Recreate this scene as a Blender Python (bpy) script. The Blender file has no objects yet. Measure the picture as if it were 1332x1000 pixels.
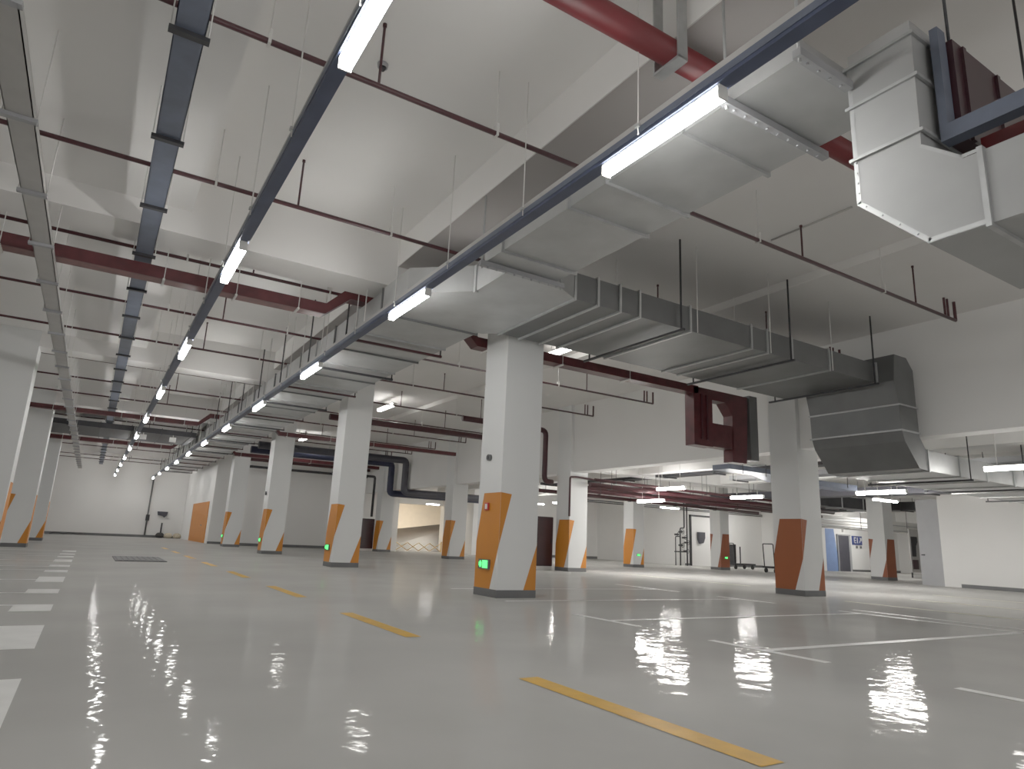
import bpy, math, random
from mathutils import Vector, Matrix
random.seed(7)
C = bpy.context.scene.collection

# ------------------------------------------------------------------ materials
MAT = {}
def nodes(name):
    m = bpy.data.materials.new(name); m.use_nodes = True
    nt = m.node_tree
    return m, nt, nt.nodes['Principled BSDF']
def mat(name, col, rough=.5, metal=0., var=.06, scale=3., bump=0., spec=.5, bscale=None, stretch=(1,1,1)):
    m, nt, b = nodes(name)
    N, L = nt.nodes.new, nt.links.new
    tc = N('ShaderNodeTexCoord'); mp = N('ShaderNodeMapping'); mp.inputs['Scale'].default_value = stretch
    L(tc.outputs['Object'], mp.inputs['Vector'])
    nz = N('ShaderNodeTexNoise'); nz.inputs['Scale'].default_value = scale; nz.inputs['Detail'].default_value = 4
    L(mp.outputs['Vector'], nz.inputs['Vector'])
    r = N('ShaderNodeValToRGB')
    a = [max(0, c*(1-var)) for c in col]; z = [min(1, c*(1+var)) for c in col]
    r.color_ramp.elements[0].position = .3; r.color_ramp.elements[1].position = .7
    r.color_ramp.elements[0].color = (*a, 1); r.color_ramp.elements[1].color = (*z, 1)
    L(nz.outputs['Fac'], r.inputs['Fac']); L(r.outputs['Color'], b.inputs['Base Color'])
    b.inputs['Roughness'].default_value = rough; b.inputs['Metallic'].default_value = metal
    b.inputs['Specular IOR Level'].default_value = spec
    if bump:
        n2 = N('ShaderNodeTexNoise'); n2.inputs['Scale'].default_value = bscale or scale*4
        L(mp.outputs['Vector'], n2.inputs['Vector'])
        bp = N('ShaderNodeBump'); bp.inputs['Strength'].default_value = bump; bp.inputs['Distance'].default_value = .02
        L(n2.outputs['Fac'], bp.inputs['Height']); L(bp.outputs['Normal'], b.inputs['Normal'])
    MAT[name] = m; return m
def emis(name, col, strength):
    m, nt, b = nodes(name)
    b.inputs['Base Color'].default_value = (*col, 1)
    b.inputs['Emission Color'].default_value = (*col, 1); b.inputs['Emission Strength'].default_value = strength
    MAT[name] = m; return m

mat('white_paint', (.80, .795, .78), .75, var=.02, scale=.6)
mat('column_paint', (.76, .77, .765), .6, var=.02, scale=1)
mat('ceiling_paint', (.80, .785, .765), .85, var=.04, scale=.5)
mat('shaded_soffit', (.40, .375, .36), .9, var=.08, scale=.6)  # beam underside over the near duct, with the duct's shade put into the colour
mat('orange_paint', (.60, .195, .010), .55, var=.04, scale=2)
mat('orange_shaded', (.30, .066, .010), .55, var=.04, scale=2)  # the same wrap orange, darkened to stand for dimmer light on one column
mat('brown_paint', (.27, .07, .028), .55, var=.06)
mat('grey_paint', (.11, .112, .115), .6, var=.1)
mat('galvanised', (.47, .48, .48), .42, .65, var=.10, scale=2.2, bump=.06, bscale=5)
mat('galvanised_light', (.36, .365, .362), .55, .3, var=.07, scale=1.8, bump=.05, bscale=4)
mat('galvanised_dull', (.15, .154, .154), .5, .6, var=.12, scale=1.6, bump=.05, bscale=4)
mat('flange_steel', (.44, .45, .45), .45, .6, var=.12, scale=6)
mat('dark_steel', (.03, .03, .034), .5, .3, var=.2, scale=5)
mat('maroon', (.045, .006, .010), .45, var=.15, scale=3)
mat('maroon_bright', (.13, .009, .012), .4, var=.12, scale=2)
mat('maroon_pale', (.17, .055, .05), .4, .1, var=.35, scale=6)
mat('maroon_tray', (.075, .012, .015), .42, .1, var=.3, scale=5, bump=.1)
mat('maroon_box', (.035, .012, .016), .35, var=.15, scale=3)
mat('blue_tray', (.105, .125, .175), .45, .2, var=.15, scale=4)
mat('navy', (.05, .065, .12), .45, .2, var=.15, scale=4)
mat('navy_dark', (.02, .024, .055), .45, .2, var=.15, scale=4)
mat('grey_tray', (.47, .46, .445), .5, .3, var=.06, scale=4)
mat('white_rod', (.72, .71, .68), .5, var=.03)
mat('line_white', (.86, .86, .84), .45, var=.05, scale=5)
mat('line_yellow', (.64, .34, .010), .45, var=.12, scale=6)
mat('line_pale', (.72, .70, .50), .45, var=.06, scale=6)
mat('door_grey', (.34, .345, .36), .5, var=.04)
mat('door_dark', (.045, .045, .06), .5, var=.1)
mat('blue_paint', (.17, .26, .50), .6, var=.06)
mat('sign_blue', (.03, .05, .20), .45, var=.05)
mat('sack', (.52, .45, .33), .8, var=.2, scale=12, bump=.3)
mat('rubber', (.03, .03, .03), .7, var=.2)
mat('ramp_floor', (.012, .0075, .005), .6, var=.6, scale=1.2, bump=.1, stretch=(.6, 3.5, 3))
mat('cream_wall', (.92, .82, .68), .8, var=.03)
mat('barrier_yellow', (.62, .40, .14), .5, var=.1)
mat('red_plastic', (.5, .03, .03), .4, var=.05)
mat('white_plastic', (.78, .78, .76), .4, var=.03)
emis('tube_glow', (1, .985, .95), 78)
emis('tube_glow_low', (1, .97, .92), 210); emis('tube_glow_soft', (1, .97, .92), 40); emis('tube_glow_high', (1, .97, .92), 42)
emis('warm_glow', (1, .90, .74), 360)
emis('green_glow', (.10, 1, .22), 2.2)
emis('spot_glow', (1, .85, .5), 4)

def floor_material():
    m, nt, b = nodes('floor_epoxy'); N, L = nt.nodes.new, nt.links.new
    tc = N('ShaderNodeTexCoord')
    n1 = N('ShaderNodeTexNoise'); n1.inputs['Scale'].default_value = .55; n1.inputs['Detail'].default_value = 6
    L(tc.outputs['Object'], n1.inputs['Vector'])
    r = N('ShaderNodeValToRGB')
    r.color_ramp.elements[0].position = .3; r.color_ramp.elements[0].color = (.42, .415, .396, 1)
    r.color_ramp.elements[1].position = .72; r.color_ramp.elements[1].color = (.50, .495, .475, 1)
    L(n1.outputs['Fac'], r.inputs['Fac']); L(r.outputs['Color'], b.inputs['Base Color'])
    b.inputs['Specular IOR Level'].default_value = 0; b.inputs['Roughness'].default_value = .6
    n2 = N('ShaderNodeTexNoise'); n2.inputs['Scale'].default_value = 1.3; n2.inputs['Detail'].default_value = 3
    L(tc.outputs['Object'], n2.inputs['Vector'])
    mr = N('ShaderNodeMapRange'); mr.inputs['To Min'].default_value = .03; mr.inputs['To Max'].default_value = .08
    L(n2.outputs['Fac'], mr.inputs['Value'])
    n3 = N('ShaderNodeTexNoise'); n3.inputs['Scale'].default_value = 4.5; n3.inputs['Detail'].default_value = 2.5; n3.inputs['Roughness'].default_value = .5
    L(tc.outputs['Object'], n3.inputs['Vector'])
    bp = N('ShaderNodeBump'); bp.inputs['Strength'].default_value = .22; bp.inputs['Distance'].default_value = .02
    L(n3.outputs['Fac'], bp.inputs['Height'])
    g = N('ShaderNodeBsdfGlossy'); L(mr.outputs['Result'], g.inputs['Roughness']); L(bp.outputs['Normal'], g.inputs['Normal'])
    fr = N('ShaderNodeFresnel'); fr.inputs['IOR'].default_value = 1.45
    cl = N('ShaderNodeMapRange'); cl.inputs['From Min'].default_value = .03; cl.inputs['From Max'].default_value = .5
    cl.inputs['To Min'].default_value = .035; cl.inputs['To Max'].default_value = .17
    L(fr.outputs['Fac'], cl.inputs['Value'])
    mx = N('ShaderNodeMixShader'); L(cl.outputs['Result'], mx.inputs['Fac']); L(b.outputs['BSDF'], mx.inputs[1]); L(g.outputs['BSDF'], mx.inputs[2])
    L(mx.outputs['Shader'], nt.nodes['Material Output'].inputs['Surface'])
    MAT['floor_epoxy'] = m
floor_material()

# ------------------------------------------------------------------ geometry helpers
ORG = {}                                  # world origin of each object's local frame
class MB:
    def __init__(s): s.v = []; s.f = []; s.m = []; s.sm = []
    def face(s, pts, m=0, smooth=False):
        i = len(s.v); s.v += [tuple(p) for p in pts]; s.f.append(list(range(i, i+len(pts)))); s.m.append(m); s.sm.append(smooth); return s
    def box(s, x0, x1, y0, y1, z0, z1, m=0):
        i = len(s.v)
        s.v += [(x0,y0,z0),(x1,y0,z0),(x1,y1,z0),(x0,y1,z0),(x0,y0,z1),(x1,y0,z1),(x1,y1,z1),(x0,y1,z1)]
        for q in ((0,3,2,1),(4,5,6,7),(0,1,5,4),(1,2,6,5),(2,3,7,6),(3,0,4,7)):
            s.f.append([i+k for k in q]); s.m.append(m); s.sm.append(False)
        return s
    def cyl(s, a, b, r, n=10, m=0, r2=None, caps=True):
        a, b = Vector(a), Vector(b); r2 = r if r2 is None else r2
        d = (b-a).normalized(); u = d.orthogonal().normalized(); w = d.cross(u)
        i = len(s.v)
        for p, q in ((a, r), (b, r2)):
            for k in range(n):
                t = 2*math.pi*k/n; s.v.append(tuple(p + q*(math.cos(t)*u + math.sin(t)*w)))
        for k in range(n):
            s.f.append([i+k, i+(k+1) % n, i+n+(k+1) % n, i+n+k]); s.m.append(m); s.sm.append(True)
        if caps:
            s.f.append([i+k for k in reversed(range(n))]); s.m.append(m); s.sm.append(False)
            s.f.append([i+n+k for k in range(n)]); s.m.append(m); s.sm.append(False)
        return s
    def tube(s, pts, r, n=10, m=0, bend=.0):
        """round pipe through points with mitred / rounded elbows"""
        P = [Vector(p) for p in pts]
        if bend:
            Q = [P[0]]
            for k in range(1, len(P)-1):
                a, b, c = P[k-1], P[k], P[k+1]
                d0 = (a-b).normalized(); d1 = (c-b).normalized()
                for t in (0, .25, .5, .75, 1):
                    p0 = b+d0*bend; p1 = b+d1*bend
                    Q.append((1-t)**2*p0 + 2*t*(1-t)*b + t*t*p1)
            Q.append(P[-1]); P = Q
        i = len(s.v); u = None
        for k, p in enumerate(P):
            d = ((P[min(k+1, len(P)-1)]-p).normalized() + (p-P[max(k-1, 0)]).normalized())
            d = d.normalized() if d.length > 1e-6 else Vector((0, 0, 1))
            u = d.orthogonal().normalized() if u is None else (u - d*u.dot(d)).normalized()
            w = d.cross(u)
            for j in range(n):
                t = 2*math.pi*j/n; s.v.append(tuple(p + r*(math.cos(t)*u + math.sin(t)*w)))
        for k in range(len(P)-1):
            for j in range(n):
                s.f.append([i+k*n+j, i+k*n+(j+1) % n, i+(k+1)*n+(j+1) % n, i+(k+1)*n+j]); s.m.append(m); s.sm.append(True)
        s.f.append([i+j for j in reversed(range(n))]); s.m.append(m); s.sm.append(False)
        e = i+(len(P)-1)*n
        s.f.append([e+j for j in range(n)]); s.m.append(m); s.sm.append(False)
        return s
    def prism(s, poly, axis, a, b, m=0):
        """extrude a 2D polygon along x ('x': poly=(y,z)), y (poly=(x,z)) or z (poly=(x,y))"""
        def P(p, t): return (t, p[0], p[1]) if axis == 'x' else (p[0], t, p[1]) if axis == 'y' else (p[0], p[1], t)
        i = len(s.v); n = len(poly)
        s.v += [P(p, a) for p in poly] + [P(p, b) for p in poly]
        s.f.append([i+k for k in range(n)]); s.f.append([i+n+k for k in reversed(range(n))]); s.m += [m, m]; s.sm += [False, False]
        for k in range(n):
            s.f.append([i+k, i+n+k, i+n+(k+1) % n, i+(k+1) % n]); s.m.append(m); s.sm.append(False)
        return s
    def build(s, name, mats, parent=None, bevel=0., fix=True):
        if isinstance(mats, str): mats = [mats]
        o0 = ORG.get(parent.name, Vector()) if parent else Vector()
        me = bpy.data.meshes.new(name)
        me.from_pydata([tuple(Vector(p)-o0) for p in s.v], [], s.f)
        for k in mats: me.materials.append(MAT[k])
        me.polygons.foreach_set('material_index', s.m); me.polygons.foreach_set('use_smooth', s.sm)
        if fix:
            import bmesh
            bm = bmesh.new(); bm.from_mesh(me); bmesh.ops.recalc_face_normals(bm, faces=bm.faces); bm.to_mesh(me); bm.free()
        me.update()
        o = bpy.data.objects.new(name, me); C.objects.link(o)
        if parent: o.parent = parent
        ORG[o.name] = o0
        if bevel:
            b = o.modifiers.new('bevel', 'BEVEL'); b.width = bevel; b.segments = 2; b.limit_method = 'ANGLE'
        return o
def tag(o, label, cat, group=None, kind=None):
    o['label'] = label; o['category'] = cat
    if group: o['group'] = group
    o['kind'] = kind or 'thing'
    return o
def thing(name, label, cat, loc=(0, 0, 0), group=None):
    o = bpy.data.objects.new(name, None); C.objects.link(o); o.location = loc
    o.empty_display_size = .1
    ORG[o.name] = Vector(loc)
    return tag(o, label, cat, group)
def dup(root, loc, label, group=None):
    r = root.copy(); C.objects.link(r); r.location = loc; r['label'] = label
    if group: r['group'] = group
    ORG[r.name] = Vector(loc)
    def rec(a, b):
        for ch in a.children:
            c = ch.copy(); C.objects.link(c); c.parent = b; rec(ch, c)
    rec(root, r)
    return r
def struct(name, mb, mats, **k):
    o = mb.build(name, mats, **k); o['kind'] = 'structure'; return o
ORD = ['first', 'second', 'third', 'fourth', 'fifth', 'sixth', 'seventh', 'eighth', 'ninth', 'tenth', 'eleventh', 'twelfth',
       'thirteenth', 'fourteenth', 'fifteenth', 'sixteenth', 'seventeenth', 'eighteenth', 'nineteenth', 'twentieth']

# ------------------------------------------------------------------ the setting
ROWY = [9.2, 17.6, 26.0, 34.4]
S = .72
struct('floor', MB().face([(-14, -9, 0), (48, -9, 0), (48, 60, 0), (-14, 60, 0)]), 'floor_epoxy', fix=False)
struct('ceiling', MB().box(-14, 3.46, -9, 52.3, 5.40, 5.7).box(3.46, 5.75, -9, 52.3, 5.40, 5.7).box(5.75, 9.74, -9, 52.3, 5.55, 5.7)
       .box(9.74, 13.3, -9, 52.3, 5.40, 5.7), 'ceiling_paint')
struct('ceiling_drop_band', MB().box(-4.3, .51, -9, 51.9, 4.94, 5.41), 'ceiling_paint')
struct('ceiling_drop_band', MB().box(3.45, 4.05, -9, 51.9, 4.945, 5.41).face([(3.46, -9, 4.942), (4.04, -9, 4.942), (4.04, 51.8, 4.942), (3.46, 51.8, 4.942)], 1), ['ceiling_paint', 'shaded_soffit'])
for i, y in enumerate([0.8] + ROWY + [42.8]):
    struct('ceiling_beam', MB().box(-14, 6.21, y+.02, y+.70, 4.6, 5.56), 'ceiling_paint')
struct('wall_far', MB().box(-14, 5.6, 52, 52.3, 0, 5.5), 'white_paint')
struct('wall_left', MB().box(-14.2, -14, -9, 52.3, 0, 5.5), 'white_paint')
struct('baseboard_far', MB().box(-14, 5.5, 51.96, 52, 0, .16), 'grey_paint')
# wall along the lane at the far end, with the orange door
struct('wall_lane_end', MB().box(5.5, 5.8, 39.5, 52.3, 0, 5.5).box(5.8, 6.4, 39.5, 39.8, 0, 5.5), 'white_paint')
struct('baseboard_lane', MB().box(5.5, 6.42, 39.47, 39.5, 0, .12), 'grey_paint')
d = struct('door_1', MB().box(5.46, 5.5, 40.55, 47.2, 0, 2.25), 'orange_paint')
k = MB().cyl((5.46, 42.2, .95), (5.41, 42.2, .95), .04).build('door_knob', 'flange_steel', d)
struct('wall_back', MB().box(6.4, 15.4, 37.4, 37.6, 0, 5.5), 'white_paint')
struct('baseboard_back', MB().box(6.4, 13.1, 37.34, 37.4, 0, .14), 'grey_paint')
# deep upstand wall over the second column row, and the lower garage beyond
struct('wall_drop_right', MB().box(13.25, 13.7, -9, 37.6, 3.16, 5.7), 'white_paint')
struct('ceiling_low', MB().box(13.7, 48, -9, 52, 3.75, 3.9), 'ceiling_paint')
for x in (16.2, 20.4, 28.5):
    struct('ceiling_low_beam', MB().box(x, x+.4, -9, 34, 3.35, 3.76), 'white_paint')
for y in (4.2, 9.3, 17.7, 26.0):
    struct('ceiling_low_beam', MB().box(13.7, 44, y, y+.5, 3.3, 3.77), 'white_paint')
struct('wall_right', MB().box(25.6, 25.9, -9, 12.45, 0, 3.8), 'white_paint')
struct('baseboard_right', MB().box(25.56, 25.6, -9, 11.9, 0, .12), 'grey_paint')
d = struct('door_2', MB().box(25.6, 25.66, 12.45, 13.2, 0, 3.0), 'door_grey')
MB().box(25.59, 25.6, 12.45, 13.2, 2.12, 2.16).build('door_transom', 'door_grey', d)
MB().box(25.54, 25.6, 13.02, 13.12, 1.02, 1.06).build('door_handle', 'dark_steel', d)
struct('wall_rear', MB().box(27.6, 34.0, 26.5, 26.7, 0, 3.8), 'white_paint')
struct('wall_rear_return', MB().box(27.6, 27.8, 26.7, 34, 0, 3.8), 'white_paint')
struct('wall_rear_deep', MB().box(19.4, 30, 34, 34.2, 0, 3.8).box(25.2, 25.6, 33.8, 34, 0, 3.8), 'white_paint')
struct('baseboard_rear', MB().box(19.4, 27.6, 33.95, 34, 0, .15).box(27.6, 34, 26.46, 26.5, 0, .12), 'grey_paint')
struct('wall_sign', MB().box(34, 44, 24, 24.2, 0, 3.8).box(34, 34.2, 24.2, 26.6, 0, 3.8), 'white_paint')
struct('wall_sign_stripe', MB().face([(36.4, 23.99, 0), (37.75, 23.99, 0), (37.45, 23.99, 1.2), (37.25, 23.99, 2.4), (36.4, 23.99, 2.4)]), 'blue_paint')
struct('baseboard_sign', MB().box(38.9, 44, 23.95, 24, 0, .12), 'grey_paint')
d = struct('door_3', MB().box(37.55, 38.62, 23.94, 24, 0, 2.05), 'door_dark')
MB().box(38.62, 38.8, 23.92, 24, 0, 2.08).box(37.48, 37.55, 23.92, 24, 0, 2.08).box(37.48, 38.8, 23.92, 24, 2.05, 2.12).build('door_frame', 'door_grey', d)
d = struct('door_4', MB().box(28.06, 29.8, 26.45, 26.5, 0, 2.62), 'white_paint')
MB().box(27.96, 28.06, 26.42, 26.5, 0, 2.72).box(29.8, 29.9, 26.42, 26.5, 0, 2.72).box(27.96, 29.9, 26.42, 26.5, 2.62, 2.72).build('door_frame', 'dark_steel', d)
struct('wall_far_right', MB().box(44, 44.2, -9, 52, 0, 3.8), 'white_paint')
# ramp opening
struct('wall_ramp', MB().box(13.7, 14.5, 38, 38.3, 0, 3.8).box(18.55, 19.4, 34, 38.3, 0, 3.8).box(14.5, 18.55, 38, 38.3, 2.78, 3.8), 'white_paint')
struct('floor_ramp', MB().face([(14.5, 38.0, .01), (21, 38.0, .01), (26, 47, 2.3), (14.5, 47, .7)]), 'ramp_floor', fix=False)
struct('wall_ramp_end', MB().box(14.5, 26, 47.0, 47.3, 0, 4.5).box(14.3, 14.5, 38.3, 47, 0, 4.5), 'cream_wall')

# ------------------------------------------------------------------ columns
def column(x, y, s, top, label, orange='orange_paint', flip=False):
    r = thing('column', label, 'column', (x, y, 0), 'square columns with orange wraps')
    e = .002
    mb = MB().box(x, x+s, y, y+s, 0, top)
    A = [(.25, 1.62), (1, 1.62), (1, .78), (.69, .12), (0, .12), (0, .85)]
    B1 = [(0, 1.62), (.28, 1.60), (0, .78)]; B2 = [(1, .82), (.68, .12), (1, .12)]
    L = lambda a: (x-e, y+s*(1-a)); N = lambda a: (x+s*a, y-e); R = lambda a: (x+s+e, y+s*a); F = lambda a: (x+s*(1-a), y+s+e)
    side, front = ((A,), (B1, B2))
    if flip:
        side, front = ((B1, B2), ([(.25, 1.62), (1, 1.62), (1, .12), (0, .12), (0, .85)],))
    for fn, polys in ((L, side), (N, front), (R, side), (F, front)):
        for p in polys:
            mb.face([(*fn(a), z) for a, z in p], 1)
    mb.build('shaft', ['column_paint', orange], r)
    MB().box(x-.006, x+s+.006, y-.006, y+s+.006, 0, .12).build('base_band', 'grey_paint', r)
    return r
WHERE1 = ['nearest of the middle row, with alarm box', 'second from the camera in the middle row',
          'third from the camera in the middle row', 'farthest of the middle row, beside the lane']
for i, y in enumerate(ROWY):
    column(5.5, y, S, 5.5, 'white square column with orange wrap, ' + WHERE1[i])
WHERE2 = ['standing under the dropping air duct', 'beside the maroon hydrant cabinet, second of the right row',
          'right of the lit ramp opening', 'left of the lit ramp opening']
for i, y in enumerate(ROWY):
    column(13.13, y, S, 5.42, 'white square column with orange wrap, ' + WHERE2[i], 'orange_shaded' if i == 0 else 'orange_paint')
WHEREL = ['nearest at the left edge', 'second at the left edge, wrap low on its right', 'third at the left edge', ]
for i, y in enumerate(ROWY[1:]):
    column(-2.27, y, S, 4.96, 'white square column with orange wrap, ' + WHEREL[i])
column(20.1, 22.3, .62, 3.76, 'white square column with orange wrap, in the low hall left of the pipe risers')
column(24.9, 21.7, .6, 3.76, 'white square column with brown-red wrap, in front of the white door and trolleys', 'brown_paint', True)
column(27.5, 15.5, .68, 3.76, 'white square column with brown-red wrap, between dark doorway and grey door', 'brown_paint', True)

# ------------------------------------------------------------------ lamps and trays
def make_lamp(name, label, loc, axis='y', length=1.22, glow='tube_glow', group=None, w=.085):
    x, y, z = loc
    r = thing(name, label, 'light', loc, group)
    h = length/2
    if axis == 'y':
        MB().box(x-w*.45, x+w*.45, y-h, y+h, z-.018, z).build('housing', 'white_plastic', r)
        MB().prism([(x-w/2, z-.02), (x-w/2, z-.085), (x-w*.3, z-.1), (x+w*.3, z-.1), (x+w/2, z-.085), (x+w/2, z-.02)], 'y', y-h+.01, y+h-.01).build('diffuser', glow, r)
        for a in (-h, h-.012): MB().box(x-w*.52, x+w*.52, y+a, y+a+.012, z-.102, z-.018).build('end_cap', 'white_plastic', r)
    else:
        MB().box(x-h, x+h, y-w*.45, y+w*.45, z-.018, z).build('housing', 'white_plastic', r)
        MB().box(x-h+.01, x+h-.01, y-w/2, y+w/2, z-.07, z-.02).build('diffuser', glow, r)
    return r
LZ = 3.90
for side, X in (('left', .945), ('right', 3.14)):
    proto = None
    for i in list(range(11)) + [-1, -2]:
        y = 3.22 + 4.65*i
        lab = 'glowing white tube light under the %s trunking row, %s' % (side, ORD[i] + ' from the camera' if i >= 0 else ('just behind the camera' if i == -1 else 'further behind the camera'))
        g = 'tube lights under the ' + side + ' trunking row'
        if proto is None:
            proto = make_lamp('tube_light', lab, (X, y, LZ), group=g)
        else:
            dup(proto, (X, y, LZ), lab, g)
    t = thing('lighting_trunking', 'long slate-blue trunking carrying the %s row of tube lights' % side, 'cable trunking', (X, 0, LZ), 'lighting trunkings')
    MB().box(X-.055, X+.055, -6, 50.2, LZ+.001, LZ+.075, 0).build('channel', 'navy', t)
    for a, b in ((X-.062, X-.055), (X+.055, X+.062)):
        MB().box(a, b, -6, 50.2, LZ+.03, LZ+.085).build('side_lip', 'blue_tray', t)
    MB().box(X-.054, X-.046, -6, 50.2, LZ+.085, LZ+.14).build('cover_edge', 'grey_tray', t)
    y = 1.75; k = 0
    top = 4.94 if False else 5.40
    rods = 0
    while y < 46:
        if not any(b-.15 < y < b+.87 for b in ROWY+[42.8]):
            zt = 5.40
        else:
            zt = 4.6
        MB().cyl((X-.065, y, LZ+.02), (X-.065, y, zt), .006, 6).build('hanger_rod', 'white_rod', t)
        MB().box(X-.085, X+.08, y-.02, y+.02, LZ+.076, LZ+.1).build('hanger_clip', 'flange_steel', t)
        y += 1.62
# third row, up at the slab behind the duct
for i, (X, y) in enumerate(((8.75, 12.2), (8.25, 21.9), (8.25, 32.7), (8.8, 1.9))):  # last lamp is added out of view to brighten the right bay
    make_lamp('ceiling_light', ('white tube light high up behind the long duct, %s from the camera' % ORD[i]) if i < 3 else 'added tube light outside the frame, lighting the bay right of the elbow duct', (X, y, 5.3), group='tube lights behind the long duct', glow='tube_glow_high', w=.16, length=1.5)
    o = MB().cyl((X, y-.4, 5.3), (X, y-.4, 5.55), .008, 6).cyl((X, y+.4, 5.3), (X, y+.4, 5.55), .008, 6)
    o.build('hanger_rod', 'white_rod', [q for q in C.objects if q.name.startswith('ceiling_light') and not q.parent][-1])
# low hall lamps
LOW = [((15.76, 15.7, 2.8), 'left of the blue duct under the low ceiling, nearer of two'), ((17.7, 14.3, 2.62), 'in front of the column by the trolleys'),
       ((16.1, 17.0, 2.46), 'lower and further of the two by the drop wall'), ((16.5, 9.3, 2.5), 'above the blue-striped wall and dark doorway'),
       ((14.5, 5.5, 2.68), 'at the right edge beside the low duct')]
for (p, w) in LOW:
    make_lamp('batten_light', 'bright tube light ' + w, p, length=1.25, glow='tube_glow_soft' if p[0] == 14.5 else 'tube_glow_low', group='tube lights of the low hall', w=.1)
    r = [q for q in C.objects if q.name.startswith('batten_light') and not q.parent][-1]
    for a in (-.4, .4):
        MB().cyl((p[0], p[1]+a, p[2]), (p[0], p[1]+a, 3.75), .008, 6).build('hanger_rod', 'white_rod', r)
for (p, w) in [((18.0, 24.5, 2.65), 'beyond the hydrant cabinet'), ((21.5, 12, 2.7), 'deep in the low hall behind the near duct'),
               ((30, 24.5, 3.0), 'over the trolleys in the low hall'), ((31.0, 17.5, 2.95), 'hidden behind the brown-wrapped column, added to light the ribbed duct'), ((38.2, 22.0, 2.75), 'before the blue-striped wall, out of sight, added to brighten it'), ((22, 4, 2.9), 'near the long white right wall'),  # column-hidden lamp and striped-wall lamp are unseen additions for extra light
               ((20, 30, 2.9), 'before the deep rear wall'), ((25, 25, 2.9), 'by the pipe risers')]:
    make_lamp('batten_light', 'small bright tube light ' + w, p, axis='x', length=1.25, glow='tube_glow_low', group='tube lights of the low hall', w=.1)
    r = [q for q in C.objects if q.name.startswith('batten_light') and not q.parent][-1]
    for a in (-.4, .4):
        MB().cyl((p[0]+a, p[1], p[2]), (p[0]+a, p[1], 3.75), .008, 6).build('hanger_rod', 'white_rod', r)
make_lamp('ramp_light', 'warm glowing lamp at the head of the ramp opening', (16.9, 36.0, 2.78), axis='x', length=.75, glow='tube_glow_soft', w=.25)
for x in (16.2, 19.5):
    make_lamp('ramp_light', 'warm lamp over the ramp, %s one' % ('inner' if x < 17 else 'outer'), (x, 42.5, 3.66), axis='x', length=1.2, glow='warm_glow', w=.3)

# cable trays along the lane
def long_tray(name, label, cat, x0, x1, z0, z1, ys, matn, barm, barw, rodtop, y0=-6, y1=49.5, slim=.03, rodm='white_rod'):
    t = thing(name, label, cat, ((x0+x1)/2, 0, z0))
    mb = MB().box(x0, x1, y0, y1, z0, z0+.012)
    mb.box(x0, x0+.008, y0, y1, z0, z1).box(x1-.008, x1, y0, y1, z0, z1).box(x0, x1, y0, y1, z1-.006, z1)
    mb.build('tray_body', matn, t)
    for y in ys:
        MB().box(x0-barw, x1+barw, y-slim, y+slim, z0-.035, z0-.001).build('support_bar', barm, t)
        zt = rodtop
        if any(b-.1 < y < b+.8 for b in ROWY): zt = min(rodtop, 4.6)
        for xx in (x0-barw*.7, x1+barw*.7):
            MB().cyl((xx, y, z0-.03), (xx, y, zt), .005, 6).build('hanger_rod', rodm, t)
    return t
long_tray('cable_tray', 'wide slate-blue cable tray on dark brackets, running between trunking and grey tray', 'cable tray', -.045, .165, 4.42, 4.54,
          [1.65+1.63*i for i in range(-1, 29)], 'blue_tray', 'dark_steel', .035, 4.94)
long_tray('cable_tray', 'pale grey cable tray, leftmost above the parking bays', 'cable tray', -1.10, -.905, 4.06, 4.16,
          [1.75+1.5*i for i in range(-1, 31)], 'grey_tray', 'door_grey', .03, 4.94)

# ------------------------------------------------------------------ sprinkler pipes
PY = [5.02, 7.73, 10.38, 13.2, 15.8, 18.75, 21.4, 24.1, 27.0, 29.6, 32.2, 35.3, 38.0, 40.6, 43.7, 46.4, 49.0]
PZ = 4.70
for i, y in enumerate(PY):
    t = thing('sprinkler_pipe', 'thin dark maroon sprinkler pipe across the ceiling, %s from the camera' % ORD[i], 'pipe', (0, y, PZ), 'sprinkler pipes across the ceiling')
    xe = (11.5 if i == 0 else 12.6) if y < 37 else 5.4
    r = .026 if i < 3 else .024
    MB().cyl((-13.9, y, PZ), (xe, y, PZ), r, 10).build('pipe_run', 'maroon', t)
    xs = [-3.7, -1.2, 1.55, 4.3, 7.5, 10.3] if y < 37 else [-3.7, -1.2, 1.55, 4.3]
    for x in xs:
        zc = 5.36 if (.51 < x < 3.45) else (5.5 if 5.8 < x < 9.7 else (5.36 if x > 9.7 else 4.92))
        if x == 7.5: zc = 5.2
        s = MB().cyl((x, y, PZ), (x, y, zc-.05), .013, 8).cyl((x, y, zc-.05), (x, y, zc-.02), .02, 8)
        s.build('sprinkler_head', 'maroon', t)
    for x in (-2.6, .62, 2.75, 6.6, 9.4):
        if x < xe:
            s = MB().box(x-.012, x+.012, y-.035, y+.035, PZ-.034, PZ-.026).box(x-.012, x+.012, y-.036, y-.03, PZ-.034, PZ+.1).box(x-.012, x+.012, y+.03, y+.036, PZ-.034, PZ+.1)
            s.cyl((x, y, PZ+.1), (x, y, 4.94 if x < .5 else 5.4), .006, 6)
            s.build('pipe_hanger', 'white_rod', t)
    if y < 37:
        s = MB()
        for dx, zz in ((0, 5.0), (-.22, 5.0), (-.32, 5.0)):
            s.cyl((xe+dx, y, PZ), (xe+dx, y, PZ+.32), .02 if dx else r, 8)
        s.build('pipe_end_riser', 'maroon', t)

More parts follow.
